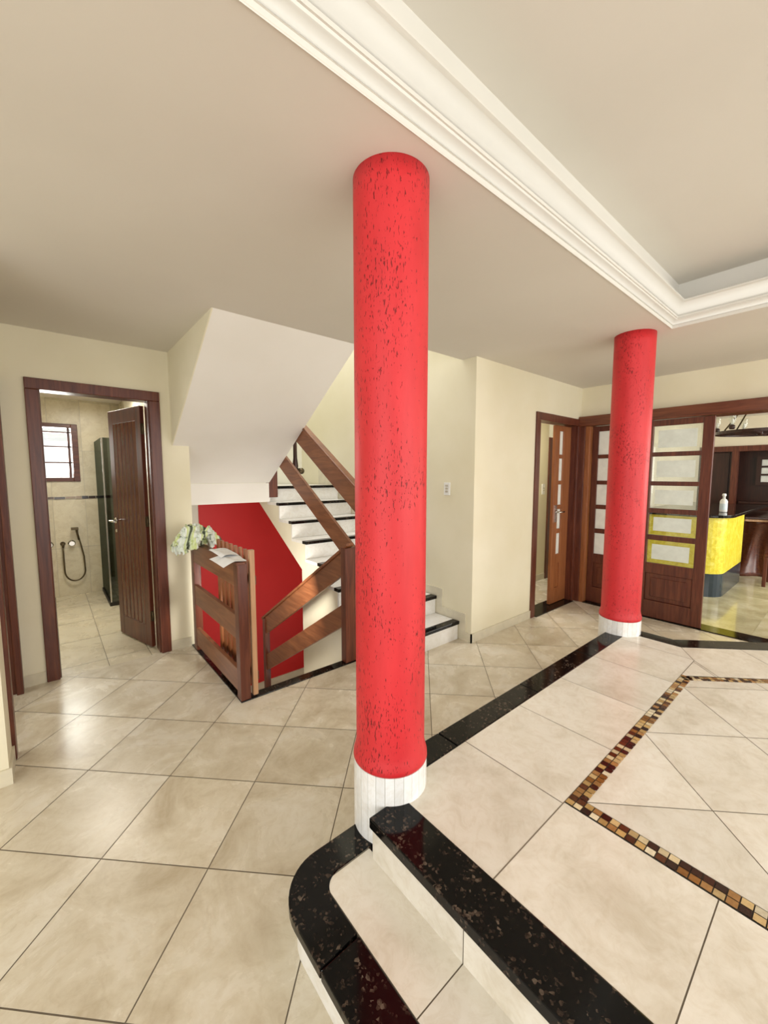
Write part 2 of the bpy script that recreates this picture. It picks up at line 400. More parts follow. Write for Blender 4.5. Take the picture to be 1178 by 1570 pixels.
# wall beside the stairs x=2.93
m = MB(); m.box((2.93, 2.39, -1.6), (3.08, 5.5, 5.0)); m.box((2.93, 2.24, 0), (3.08, 2.39, 2.62))
m.build('wall_stairs_right', 'wall', **ST)
m = MB(); m.box((1.965, 2.72, -1.6), (2.06, 3.66, -.0)); 
m.xprism([(2.72, 0), (3.66, 0), (3.66, .60), (2.72, .02)], 1.965, 2.06); m.build('wall_under_stairs', 'wall', **ST)
# upper storey enclosure above ceiling opening
m = MB(); m.box((.75, 2.66, 2.62), (.85, 5.4, 5.0)); m.box((1.95, 2.30, 2.62), (3.0, 2.395, 5.0)); m.box((.85, 2.60, 2.62), (1.95, 2.66, 5.0))
m.build('wall_upper_landing', 'wall', **ST)
# wall with corridor door y=2.24..2.40, opening x 4.03..4.90
m = MB(); m.box((3.08, 2.24, 0), (4.00, 2.40, 2.62)); m.box((4.00, 2.24, 2.2), (4.98, 2.40, 2.62)); m.box((4.90, 2.24, 0), (4.98, 2.40, 2.2))
m.build('wall_middle', 'wall', **ST)
# wall with sliding doors x=4.98..5.12
m = MB(); m.box((4.98, -4.2, 2.24), (5.12, 2.40, 2.62)); m.box((4.98, -4.2, 0), (5.12, -1.3, 2.24)); m.box((4.98, 2.235, 0), (5.12, 2.40, 2.24))
m.build('wall_right', 'wall', **ST)
# corridor far wall
m = MB(); m.box((3.08, 3.0, 0), (5.66, 3.1, 2.5)); m.box((5.8, 3.0, 0), (8, 3.1, 2.5)); m.box((5.12, 2.24, 0), (8, 2.36, 2.62)); m.build('wall_corridor', 'wall', **ST)
m = MB(); m.box((3.08, 2.985, 0), (5.64, 3.0, .09)); m.build('baseboard_corridor', 'base', **ST)
# kitchen shell
m = MB(); m.box((9.9, -3, 2.07), (10.0, 2.24, 2.62)); m.box((5.12, 2.12, 0), (9.9, 2.24, 2.62)); m.build('wall_kitchen', 'kitchwall', **ST)
m = MB(); m.box((10.4, -3, 0), (10.5, 2.24, 2.62)); m.build('wall_kitchen_far', 'dark', **ST)

# baseboards
m = MB(); m.box((-.23, 3.838, 0), (-.088, 3.85, .085)); m.box((.76, 3.838, 0), (.93, 3.85, .085)); m.build('baseboard_back', 'base', **ST)
m = MB(); m.box((-3.5, 2.648, 0), (-.218, 2.66, .085)); m.box((-.23, 2.66, 0), (-.218, 2.87, .085)); m.build('baseboard_left', 'base', **ST)
m = MB(); m.box((2.918, 2.228, 0), (3.94, 2.24, .085)); m.build('baseboard_middle', 'base', **ST)
# stepped skirting up the stairs
m = MB()
m.box((2.918, 2.228, 0), (2.93, 2.30, .085))
for k in range(9):
    y = 2.30+.29*k; z = .1775*k
    m.box((2.918, y, max(0, z-.10)), (2.93, y+.075, z+.26)); m.box((2.918, y+.075, z), (2.93, y+.29, z+.26))
m.build('baseboard_stairs', 'base', **ST)

# ------------------------------------------------------------------ platform and lower step
pl = empty('raised_platform', (2.5, 0, 0), 'raised beige tiled platform with black granite border and mosaic inlay beside the red columns', 'platform')
XL, YT = .81, 1.215
IX, IY = .966, 1.095
m = MB()
body = [(XL+.02, -4.0), (4.72, -4.0), (4.72, -.41), (3.49, .82), (3.49, YT-.01), (.95, YT-.01), (.95, 1.05), (XL+.02, 1.05)]
m.zprism(body, -.0, ZP-.035); m.build('platform_body', 'stepw', pl)
m = MB()
# outer ring tiles
E = 3.385
tiles(m, [(IX, .637), (3.205, .637), (E, .7516), (E, IY), (IX, IY)], .4525, 1.405, .637, ZP, sizev=.458, seed=11)
tiles(m, rect(IX, -3.9, 1.415, .637), .449, IX, .637-.4525*10, ZP, sizev=.4525, seed=12)
# diagonal ring: between inner diag line u=2.48.. and outer u=2.92 (x+y)
u_in, u_out = 2.50, 2.925
R2 = math.sqrt(2)
p1 = (u_in*R2-.637, .637); p2 = (3.205, .637); p3 = (E, u_out*R2-E); foot = (3.052, .4835)
p4 = (4.6, u_out*R2-4.6); p5 = (4.1, u_in*R2-4.1)
tiles(m, [p1, foot, p2], .4525, u_in-.02, -1.80-.4525*6, ZP, D45, seed=13)
tiles(m, [foot, p5, p4, p3, p2], .4525, u_in-.02, -1.80-.4525*6, ZP, D45, seed=13)
tiles(m, [(4.1, -3.9), (4.6, -3.9), p4, p5], .4525, 4.1, -3.9, ZP, seed=15)
def jline(a, b, w=.004):
    a, b = Vector(a), Vector(b); d = (b-a).normalized(); n_ = Vector((-d.y, d.x))*w/2; k = len(m.v)
    m.v += [(q.x, q.y, ZP+.0019) for q in (a-n_, b-n_, b+n_, a+n_)]; m.face([k, k+1, k+2, k+3], 1)
jline(p1, p2); jline(p2, p3); jline(p2, foot); jline((IX, .637), (1.415, .637))
m.build('border_tiles', ['tilep', 'grout'], pl)
m = MB()
tiles(m, [(1.478, -3.9), (4.04, -3.9), (4.04, u_in*R2-.07-4.04), (u_in*R2-.587-.07, .587), (1.478, .587)], .4525, 1.457, -1.075-.4525*4, ZP, D45, seed=14)
m.build('inner_tiles', ['tilep', 'grout'], pl)
# mosaic inlay
m = MB()
pal = [(.05, .012, .006), (.10, .03, .010), (.28, .12, .03), (.42, .22, .08), (.62, .45, .22), (.72, .60, .38), (.55, .36, .14), (.035, .012, .008), (.78, .70, .52)]
def mos(p, q, w, rows, zz=ZP):
    p, q = Vector(p), Vector(q); d = (q-p); L = d.length; d.normalize(); nn = Vector((-d.y, d.x))
    k = len(m.v); c = [p, q, q+nn*w, p+nn*w]
    m.v += [(a.x, a.y, zz+.001) for a in c]; m.face([k, k+1, k+2, k+3], 1)
    s = w/rows; n = int(round(L/abs(s))); s2 = L/n; g = .0016; gs = math.copysign(g, s)
    for i in range(n):
        for j in range(rows):
            a = p+d*(i*s2+g)+nn*(j*s+gs); b = p+d*((i+1)*s2-g)+nn*(j*s+gs); cc = p+d*((i+1)*s2-g)+nn*((j+1)*s-gs); dd = p+d*(i*s2+g)+nn*((j+1)*s-gs)
            k = len(m.v); m.v += [(x.x, x.y, zz+.0028) for x in (a, b, cc, dd)]
            col = random.choice(pal); f = .8+.4*random.random(); m.face([k, k+1, k+2, k+3], 0, tuple(x*f for x in col))
xe = u_in*R2-.637
mos((1.418, .580), (xe+.02, .580), .057, 2)
mos((1.418, -3.9), (1.418, .580), -.058, 2)
mos((xe-.015, .637), (4.1, u_in*R2-4.1), -.05, 2)
m.build('mosaic_strip', ['mosaic', 'mgrout'], pl)
# granite borders with thickness
zt0, zt1 = ZP-.035, ZP+.004
def granite_piece(poly, z0, z1, parent, name='granite_border'):
    mm = MB(); mm.zprism(poly, z0, z1); return mm.build(name, 'granite', parent, bevel=.004)
for a, b in ((-4.0, -2.2), (-2.197, -.6), (-.597, 1.05)):
    granite_piece([(XL, a), (IX, a), (IX, b), (XL, b)], zt0, zt1, pl)
granite_piece([(1.0, IY), (1.35, IY), (1.35, YT), (1.0, YT)], zt0, zt1, pl)
granite_piece([(.90, 1.0), (IX, 1.0), (IX+.1, IY), (.95, IY)], zt0, zt1-.002, pl)
for a, b in ((1.353, 2.05), (2.053, 2.75), (2.753, 3.28)):
    granite_piece([(a, IY), (b, IY), (b, YT), (a, YT)], zt0, zt1, pl)
uo = 3.066
granite_piece([(3.283, IY), (E, IY), (E, u_out*R2-E), (3.505, uo*R2-3.505), (3.505, YT), (3.283, YT)], zt0, zt1, pl)
granite_piece([(E, u_out*R2-E), p4, (4.735, -3.9+3.5), (3.505, uo*R2-3.505)], zt0, zt1, pl)

def arc(cx, cy, r, a0, a1, n=12):
    return [(cx+r*math.cos(math.radians(a0+(a1-a0)*i/n)), cy+r*math.sin(math.radians(a0+(a1-a0)*i/n))) for i in range(n+1)]
stp = empty('entrance_step', (.66, .2, 0), 'low tiled step with rounded black granite edge at foot of the nearer red column', 'step')
ZS = .165; SX = .507; SY = 1.207; XE = .90
outer = [(XE, SY)] + arc(SX+.17, SY-.17, .17, 90, 180) + [(SX, -4.0)]
inner = [(XE, SY-.115)] + arc(SX+.135+.06, SY-.115-.06, .06, 90, 180) + [(SX+.135, -4.0)]
def off(poly, d): return [(x+d, y-d) if y > -3.9 else (x+d, y) for x, y in poly]
m = MB(); bo = [(XE, SY-.022)] + arc(SX+.17+.004, SY-.17, .148, 90, 180) + [(SX+.026, -4.0)]
m.zprism(bo + [(XL+.03, -4.0), (XL+.03, 1.045), (XE, 1.045)], 0, ZS-.03, sm=False); m.build('step_riser', 'stepw', stp)
m = MB(); cv = ([(XL+.03, SY-.115)] + inner[1:] + [(XL+.03, -4.0)])[::-1]
# tread surface
ar = sum(cv[i][0]*cv[(i+1) % len(cv)][1]-cv[(i+1) % len(cv)][0]*cv[i][1] for i in range(len(cv)))
if ar < 0: cv = cv[::-1]
tiles(m, cv, .453, SX+.135, .637-.4525*11, ZS, seed=21, sizev=.4525)
m.zprism(cv, ZS-.03, ZS-.001, 1); m.build('step_tread', ['tilep', 'grout'], stp)
no = len(outer)
m = MB(); cut = .885
po = [p for p in outer if p[1] > cut] + [(SX, cut)]; pi = [p for p in inner if p[1] > cut] + [(SX+.135, cut+.006)]
m.zprism(po + pi[::-1], ZS-.03, ZS+.004); m.build('granite_edge', 'granite', stp, bevel=.004)
for a, b in ((cut-.003, .1), (.097, -1.4), (-1.403, -4.0)):
    m = MB(); m.zprism([(SX, a), (SX+.135, a), (SX+.135, b), (SX, b)], ZS-.03, ZS+.004); m.build('granite_edge', 'granite', stp, bevel=.004)
# riser tiles of platform (towards the step): vertical joints
m = MB()
f3 = lambda y, z, h: (XL+.0185-h, y, z)
tiles(m, rect(-4.0, ZS, 1.05, ZP-.036), .4525, .637-.4525*11, 0, 0, 0, .003, seed=23, sizev=.5, f3=f3, th=.002)
m.build('riser_tiles', ['tilep', 'grout'], pl)

# ------------------------------------------------------------------ columns
def column(cx, cy, zb0, label, seed):
    c = empty('red_column', (cx, cy, 0), label, 'column')
    m = MB(); R = .135
    rnd = random.Random(seed)
    zs = [ZP+.112, ZP+.118, ZP+.135, ZP+.155, ZP+.18] + [ZP+.18+(ZC-.0-ZP-.18)*i/30 for i in range(1, 31)]
    pr = []
    for z in zs:
        if z < ZP+.115: r = .143
        elif z < ZP+.125: r = .147
        elif z < ZP+.14: r = .146
        elif z < ZP+.16: r = .140
        else: r = R
        pr.append((r, z))
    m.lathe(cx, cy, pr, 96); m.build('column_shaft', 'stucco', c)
    m = MB(); n = 26; R2_ = .1455
    for i in range(n):
        a0 = 2*math.pi*(i+.02)/n; a1 = 2*math.pi*(i+.98)/n
        k = len(m.v); t_ = hsh(i, seed)
        pts = []
        for a in (a0, (a0+a1)/2, a1): pts.append((cx+R2_*math.cos(a), cy+R2_*math.sin(a)))
        q = pts + [(cx+(R2_-.012)*math.cos(a), cy+(R2_-.012)*math.sin(a)) for a in (a1, (a0+a1)/2, a0)]
        m.zprism(q, zb0, ZP+.112, 0, t_)
    m.lathe(cx, cy, [(R2_-.0015, zb0), (R2_-.0015, ZP+.111)], 64, 1); m.build('tile_base', ['ring', 'groutl'], c)
    return c
column(.995, 1.148, 0, 'nearer red stucco column with white tiled base, at the corner of the steps in front', 1)
column(3.402, 1.163, 0, 'farther red stucco column with white tiled base, in front of the sliding glass doors', 2)

# ------------------------------------------------------------------ staircase
stc = empty('staircase', (2.44, 2.39, 0), 'white tiled staircase with black granite nosings rising behind the nearer red column', 'staircase')
RZ, RY, SX0, SX1 = .1775, .29, 1.95, 2.918
m = MB()
pts = [(2.39, 0)]
for k in range(8):
    y = 2.39+RY*k; pts += [(y, RZ*(k+1)-.03), (y+RY, RZ*(k+1)-.03)]
pts = pts[:-1] + [(5.4, RZ*8-.03), (5.4, 1.235), (4.70, 1.235), (3.66, .60), (2.66, 0)]
m.xprism(pts, SX0+.004, SX1); m.build('stringer', 'wall', stc)
m = MB(); m.box((.98, 4.38, 1.245), (1.96, 5.4, 1.39)); m.box((.98, 4.37, 1.30), (1.96, 4.385, 1.46)); m.build('landing_slab', 'soffit', stc)
for k in range(8):
    y = 2.39+RY*k; z = RZ*(k+1)
    m = MB(); f3 = lambda x, zz, h, y=y: (x, y-h-.008, zz)
    m.box((SX0, y-.008, z-RZ), (SX1-.012, y+.01, z-.03), 1)
    tiles(m, rect(SX0, z-RZ, SX1-.012, z-.03), .5, SX0, z-RZ, 0, 0, .002, seed=40+k, sizev=.2, f3=f3, th=.002, grout=False)
    m.build('riser', ['stepw', 'stepw'], stc)
    m = MB(); m.box((SX0-.006, y+.05, z-.03), (SX1-.012, y+RY+.0 if k < 7 else 5.39, z), 0, hsh(k, 3)); m.build('tread', 'stepw', stc)
    m = MB(); m.box((SX0-.012, y-.03, z-.028), (SX1-.012, y+.05, z+.003)); m.build('granite_nosing', 'granite', stc, bevel=.004)
# basement flight
bs = empty('basement_staircase', (1.45, 2.7, 0), 'stairs going down between the picket gate and the stair wall, towards the red wall', 'staircase')
for k in range(8):
    y = 2.70+RY*k-.0; z = -RZ*(k+1)
    m = MB(); m.box((.98, y, z-.12), (1.95, y+RY+.01, z), 0, hsh(k, 9)); m.build('tread', 'stepw', bs)
# granite curb of the stairwell
cb = MB(); cb.zprism([(.93, 2.62), (1.95, 2.62), (1.95, 2.70), (1.0, 2.70), (1.0, 3.85), (.93, 3.85)], -.10, .008)
co = cb.build('stairwell_curb', 'granite', None, bevel=.003); co['label'] = 'black granite curb edging the stairwell opening in the floor, under the wooden railing'; co['category'] = 'curb'
# upper flight: sloping soffit block
m = MB()
sl = (2.58-1.465)/(4.37-2.66)
z85 = 2.58-sl*1.19; m.xprism([(2.66, 2.58), (3.85, z85), (3.85, 2.05), (2.66, 2.82)], .85, 1.95); m.xprism([(3.85, z85), (4.37, 1.465), (4.37, 1.70), (3.85, 2.05)], .982, 1.95)
uf = m.build('upper_stair_flight', 'soffit'); uf['label'] = 'white plastered sloping underside of the upper stair flight, above the railing'; uf['category'] = 'staircase'
m = MB(); m.xprism([(2.66, 2.579), (3.85, 1.803), (3.85, 2.579)], .842, .85); m.box((.842, 2.66, 2.579), (.85, 3.85, 2.62))
m.build('wall_stair_side', 'wall', **ST)
# far railing of flight
def slope_board(m, x0, x1, ya, yb, za, zb, h): m.xprism([(ya, za-h), (yb, zb-h), (yb, zb), (ya, za)], x0, x1)
rl = empty('stair_railing', (1.97, 2.66, 0), 'brown wooden board railing rising along the white stairs to the landing', 'railing')
zt = lambda y: 1.452+.645*(y-2.696)
m = MB(); slope_board(m, 1.955, 1.985, 2.66, 4.42, zt(2.66)-.02, zt(4.42)-.02, .20); m.build('board', 'rail', rl, bevel=.003)
zl = lambda y: .965+.65*(y-2.767)
m = MB(); slope_board(m, 1.955, 1.985, 2.66, 4.42, zl(2.66), zl(4.42), .20); m.build('board', 'rail', rl, bevel=.003)
m = MB(); slope_board(m, 1.94, 2.01, 2.62, 4.44, zt(2.62)+.012, zt(4.44)+.012, .032); m.build('handrail', 'rail', rl, bevel=.006)
m = MB(); m.box((1.95, 2.60, .0), (2.03, 2.68, 1.44)); m.build('post', 'woodv', rl, bevel=.004)
m = MB(); m.box((1.945, 4.365, 1.295), (2.05, 4.45, 2.55)); m.build('post', 'woodv', rl, bevel=.004)
# turned knob with metallic end seen below the soffit
kb = empty('turned_baluster', (2.12, 4.46, 1.42), 'dark turned wooden baluster with a shiny round knob beside the top of the stair railing', 'baluster')
m = MB(); m.lathe(2.33, 4.46, [(.022, 1.422), (.022, 1.52), (.034, 1.54), (.026, 1.58), (.036, 1.66), (.024, 1.76), (.02, 2.3)], 20); m.build('spindle', 'dark', kb)
m = MB(); m.lathe(2.37, 1.60, [(.01, 4.36), (.036, 4.375), (.036, 4.41), (.02, 4.43), (.036, 4.45), (.01, 4.47)], 20, axis='y'); m.build('knob', 'bronze', kb)

# basement handrail
br = empty('basement_railing', (1.85, 2.66, 0), 'brown wooden two-board railing sloping down into the stairwell in front of the red wall', 'railing')
zh = lambda y: .985-.628*(y-2.66)
m = MB(); slope_board(m, 1.825, 1.855, 2.68, 4.30, zh(2.68)-.025, zh(4.30)-.025, .20); m.build('board', 'rail', br, bevel=.003)
m = MB(); slope_board(m, 1.825, 1.855, 2.68, 4.30, zh(2.68)-.47, zh(4.30)-.47, .19); m.build('board', 'rail', br, bevel=.003)
m = MB(); slope_board(m, 1.805, 1.875, 2.62, 4.36, zh(2.62), zh(4.36), .028); m.build('handrail', 'rail', br, bevel=.006)
m = MB(); m.box((1.80, 2.63, .008), (1.90, 2.70, .965)); m.build('post', 'woodv', br, bevel=.004)
m = MB(); m.box((1.81, 4.28, -1.42), (1.87, 4.34, zh(4.31)-.03)); m.build('post', 'woodv', br, bevel=.004)

# left railing along the well
lr = empty('well_railing', (.95, 3.1, 0), 'low brown wooden railing of three wide horizontal boards, carrying a towel and paper', 'railing')
for za, zb in ((.80, .955), (.43, .60), (.055, .215)):
    m = MB(); m.box((.935, 2.70, za), (.965, 3.68, zb)); m.build('board', 'rail', lr, bevel=.003)
m = MB(); m.box((.932, 2.625, .008), (1.00, 2.70, .962)); m.build('post', 'woodv', lr, bevel=.004)
m = MB(); m.box((.932, 3.68, .008), (.99, 3.76, .95)); m.build('post', 'woodv', lr, bevel=.004)
m = MB(); m.box((.925, 2.62, .955), (.985, 3.76, .972)); m.build('top_rail', 'woody', lr, bevel=.004)
# picket gate folded open behind it
pg = empty('picket_gate', (1.04, 3.0, 0), 'open wooden gate of thin upright pickets standing behind the low board railing', 'gate')
m = MB(); m.box((1.02, 2.63, .02), (1.055, 2.665, 1.045)); m.build('stile', 'lightw', pg, bevel=.003)
for i in range(7):
    y = 2.735+.096*i
    m = MB(); m.box((1.028, y, .05), (1.048, y+.036, 1.035)); m.build('picket', 'oran', pg, bevel=.002)
for z in (.12, .80):
    m = MB(); m.box((1.048, 2.64, z), (1.066, 3.36, z+.06)); m.build('cross_rail', 'woody', pg, bevel=.002)

# ------------------------------------------------------------------ door to bathroom
d1 = empty('door_1', (.33, 3.85, 0), kind='structure')
def frame_y(parent, x0, x1, zt_, w, y0, y1, wl, name='door_frame', mat='woodv'):
    m = MB(); m.box((x0, y0, 0), (x0+w, y1, zt_-w)); m.box((x1-w, y0, 0), (x1, y1, zt_-w)); m.box((x0, y0, zt_-w), (x1, y1, zt_))
    return m.build(name, mat, parent, bevel=.005)
frame_y(d1, -.085, .762, 2.238, .078, 3.828, 3.875, 0)
m = MB(); m.box((-.03, 3.86, 0), (-.002, 4.0, 2.165)); m.box((.675, 3.86, 0), (.72, 4.0, 2.165)); m.box((-.03, 3.86, 2.165), (.72, 4.0, 2.20)); m.build('jamb', 'woodv', d1)
# leaf, hinged at (.69,4.0) swung to (.51,4.62)
hx, hy = .672, 4.015; ex, ey = .508, 4.62
dv = Vector((ex-hx, ey-hy)); WL = dv.length; dv.normalize(); nv = Vector((-dv.y, dv.x))
ang = math.atan2(dv.y, dv.x)
leaf = empty('door_leaf', (hx, hy, 0)); leaf.parent = d1; leaf.matrix_parent_inverse = Matrix.Translation(-Vector((.33, 3.85, 0)))
leaf.rotation_euler = (0, 0, ang)
def lbuild(m, name, mat, **k):
    o = m.build(name, mat, None, **k); o.parent = leaf; return o
# door_leaf is an Empty part; children in its local frame (x along leaf, y normal)
m = MB(); hz0, hz1 = .012, 2.14; T = .035
m.box((0, 0, hz0), (.09, T, hz1)); m.box((WL-.09, 0, hz0), (WL, T, hz1)); m.box((.09, 0, hz0), (WL-.09, T, .20)); m.box((.09, 0, 2.02), (WL-.09, T, hz1))
lbuild(m, 'leaf_frame', 'woodv', bevel=.003)
m = MB(); nb = 6
for i in range(nb):
    a = .09+(WL-.18)*i/nb; b = .09+(WL-.18)*(i+1)/nb
    m.box((a+.006, .003, .20), (b-.006, T-.001, 2.02))
m.box((.09, .014, .20), (WL-.09, T-.014, 2.02)); lbuild(m, 'plank_panel', 'gloss', bevel=.004, seg=2)
m = MB(); m.tube([(WL-.05, T, 1.12), (WL-.05, T+.055, 1.12), (WL-.16, T+.06, 1.12)], [.010, .010, .009]); m.lathe(WL-.05, 1.12, [(.026, T), (.026, T+.008)], 20, axis='y')
m.tube([(WL-.05, 0, 1.12), (WL-.05, -.055, 1.12), (WL-.16, -.06, 1.12)], [.010, .010, .009])
m.lathe(WL-.05, 1.02, [(.014, T), (.014, T+.006)], 16, axis='y'); lbuild(m, 'door_handle', 'metal')
for z in (.25, 1.1, 1.9):
    m = MB(); m.lathe(-.006, T/2, [(.008, z), (.008, z+.09)], 12); m.box((-.004, .006, z), (.002, T, z+.09)); lbuild(m, 'hinge', 'bronze')

# left doorway (x=-.23)
d2 = empty('door_2', (-.23, 3.3, 0), kind='structure')
m = MB(); m.box((-.25, 2.87, 0), (-.212, 2.95, 2.16)); m.box((-.25, 3.73, 0), (-.212, 3.81, 2.16)); m.box((-.25, 2.87, 2.16), (-.212, 3.81, 2.24)); m.build('door_frame', 'woodv', d2, bevel=.005)
m = MB(); m.box((-.37, 2.89, 0), (-.25, 2.92, 2.2)); m.box((-.37, 3.76, 0), (-.25, 3.80, 2.2)); m.build('jamb', 'woodv', d2)

# bathroom window
w1 = empty('window_1', (0, YB, 1.5), kind='structure')
m = MB(); fwd = .065
m.box((WX0, YB-.02, WZ0), (WX0+fwd, YB+.13, WZ1)); m.box((WX1-fwd, YB-.02, WZ0), (WX1, YB+.13, WZ1))
m.box((WX0+fwd, YB-.02, WZ0), (WX1-fwd, YB+.13, WZ0+.05)); m.box((WX0+fwd, YB-.02, WZ1-.05), (WX1-fwd, YB+.13, WZ1)); m.build('window_frame', 'wood', w1, bevel=.004)
m = MB()
for z in (1.70, 1.90, 2.08): m.box((WX0+fwd, YB+.06, z), (WX1-fwd, YB+.09, z+.016))
m.box((WX1-fwd-.04, YB+.06, WZ0+.05), (WX1-fwd-.015, YB+.09, WZ1-.05)); m.build('window_bars', 'wood', w1)
m = MB(); m.box((WX0+fwd, YB+.10, WZ0+.05), (WX1-fwd, YB+.104, WZ1-.05)); m.build('window_pane', 'glass', w1)
# decorative strip
m = MB(); 
x = -1.55
rr = random.Random(3)
while x < 1.3:
    wdt = .05+rr.random()*.06; m.box((x, YB-.008, 1.245+rr.random()*.006), (x+wdt-.004, YB-.001, 1.275+rr.random()*.008), 0, rr.choice([(.04, .02, .01), (.10, .05, .02), (.30, .2, .1), (.03, .02, .015)])); x += wdt
m.build('trim_2', 'mosaic', **ST)
# shower set
sh = empty('hand_shower', (.2, YB, .8), 'bronze hand shower with hose hanging in a loop on the bathroom wall', 'shower')
z0 = .63
def px(p): return p
SXX = {'a': .105, 'b': .275}
m = MB(); loop = [(.11, YB-.05, .66)]
for i in range(25):
    a = math.pi*(i/24); loop.append((.11+(.0+.105)*(1-math.cos(a)), YB-.05, .60-.27-.135*math.sin(a)+( .27 if False else 0)))
loop = [(.11, YB-.05, .66), (.108, YB-.05, .50)] + loop[1:] + [(.315, YB-.05, .50), (.29, YB-.05, .66), (.275, YB-.05, .74)]
m.tube(loop, .009, 10); m.build('hose', 'bronze', sh)
m = MB(); m.lathe(.11, .68, [(.028, YB-.006), (.024, YB-.02), (.014, YB-.03), (.014, YB-.06)], 20, axis='y'); m.tube([(.11, YB-.05, .69), (.11, YB-.05, .64)], .013); m.build('wall_outlet', 'bronze', sh)
m = MB(); m.tube([(.275, YB-.05, .72), (.262, YB-.055, .80), (.255, YB-.06, .87)], [.012, .011, .016]); m.box((.20, YB-.10, .855), (.275, YB-.04, .885)); m.tube([(.262, YB-.05, .84), (.262, YB-.001, .84)], .012); m.build('shower_head', 'bronze', sh)
for nx, lab in ((-.02, 'small round shower tap left of the hose outlet, partly behind the door frame'), (.20, 'small round shower tap between the hose outlet and the hand shower')):
    m = MB(); m.lathe(nx, .68, [(.040, YB-.005), (.038, YB-.012), (.022, YB-.016), (.022, YB-.045), (.032, YB-.05), (.028, YB-.06)], 24, axis='y')
    o = m.build('shower_tap', 'metal'); o['label'] = lab; o['category'] = 'tap'; o['group'] = 'shower taps on the bathroom wall'
# glass shower screen
gs = empty('shower_screen', (.55, 5.65, 0), 'smoked glass shower screen with black base behind the half-open bathroom door', 'shower screen')
m = MB(); m.box((.50, 5.66, .04), (.508, 6.49, 1.98)); m.build('side_pane', 'smoked', gs)
m = MB(); m.box((.515, 5.64, .04), (.795, 5.648, 1.98)); m.build('front_pane', 'smoked', gs)
m = MB(); m.box((.49, 5.63, 0), (.52, 6.49, .045)); m.box((.52, 5.63, 0), (.795, 5.66, .045)); m.build('base_rail', 'iron', gs)
m = MB(); m.box((.50, 5.638, .045), (.512, 5.652, 1.98)); m.build('corner_profile', 'metal', gs)

# ------------------------------------------------------------------ corridor door (door_3)
d3 = empty('door_3', (4.47, 2.24, 0), kind='structure')
m = MB(); m.box((3.94, 2.222, 0), (4.02, 2.25, 2.13)); m.box((4.885, 2.222, 0), (4.955, 2.25, 2.13)); m.box((3.94, 2.222, 2.13), (4.955, 2.25, 2.21)); m.build('door_frame', 'woodv', d3, bevel=.004)
m = MB(); m.box((4.0, 2.25, 0), (4.03, 2.40, 2.14)); m.box((4.875, 2.25, 0), (4.90, 2.40, 2.14)); m.box((4.0, 2.25, 2.14), (4.90, 2.40, 2.2)); m.build('jamb', 'woodv', d3)
m = MB(); m.box((4.02, 2.20, -.005), (4.885, 2.42, .010)); m.build('threshold', 'granite', d3)
PZ = [(1.79, 2.06), (1.485, 1.745), (1.20, 1.44), (.915, 1.15), (.61, .86)]
def glazed_leaf(parent, mapf, u0, u1, pu0, pu1, T, frosted, mat, panel=True, zc=None):
    """u across the leaf, n normal; mapf(u,n,z)->xyz box corners"""
    m = MB(); B = lambda a, b, mi=0: m.box(mapf(*a), mapf(*b), mi)
    B((u0, 0, .015), (pu0, T, 2.12)); B((pu1, 0, .015), (u1, T, 2.12)); B((pu0, 0, 2.06), (pu1, T, 2.12))
    zz = [p for p in PZ]
    for i in range(4): B((pu0, 0, zz[i+1][1]), (pu1, T, zz[i][0]))
    B((pu0, 0, .50), (pu1, T, .61)); B((pu0, 0, .015), (pu1, T, .20))
    o = m.build('door_leaf', mat, parent, bevel=.003)
    m = MB(); B = lambda a, b, mi=0: m.box(mapf(*a), mapf(*b), mi)
    B((pu0, .3*T, .20), (pu1, .7*T, .50)); 
    if pu1-pu0 > .15: B((pu0+.05, .08*T, .245), (pu1-.05, .92*T, .455))
    q = m.build('raised_panel', mat, o, bevel=.008)
    for i, (a, b) in enumerate(PZ):
        m = MB(); B = lambda a_, b_, mi=0: m.box(mapf(*a_), mapf(*b_), mi)
        if frosted == 'centre':
            B((pu0, .45*T, a), (pu1, .52*T, b), 0); B((pu0+.045, .40*T, a+.045), (pu1-.045, .57*T, b-.045), 1)
            m.build('glass_pane', ['glass', 'frost'], o)
        else:
            B((pu0, .45*T, a), (pu1, .52*T, b), 0); m.build('glass_pane', 'frostw', o)
    return o
g3 = glazed_leaf(d3, lambda u, n_, z: (u, 2.305+n_, z), 4.50, 4.875, 4.605, 4.70, .035, 'all', 'oran')
m = MB(); m.box((4.535, 2.295, 1.0), (4.575, 2.305, 1.20)); m.tube([(4.555, 2.295, 1.12), (4.555, 2.25, 1.12), (4.66, 2.245, 1.12)], .009); m.build('door_handle', 'metal', g3)
# corridor opposite door casing and switch
d4 = empty('door_4', (5.73, 3.0, 0), kind='structure')
m = MB(); m.box((5.66, 2.98, 0), (5.80, 3.02, 2.1)); m.build('door_frame', 'woodv', d4)
def switch(name, x0, x1, z0, z1, y, lab, hole=True, axis='y'):
    o = empty(name, ((x0+x1)/2, y, (z0+z1)/2), lab, 'light switch')
    m = MB(); m.box((x0, y-.010, z0), (x1, y, z1)); m.build('plate', 'white', o, bevel=.003)
    m = MB(); c = (x0+x1)/2
    for zz in ((z0+z1)/2-.026, (z0+z1)/2+.004): m.box((c-.013, y-.014, zz), (c+.013, y-.010, zz+.022))
    m.build('rocker', 'groutl', o, bevel=.001); return o
switch('light_switch', 5.50, 5.58, 1.27, 1.42, 3.0, 'small white light switch on the corridor wall seen through the glazed door on the right')
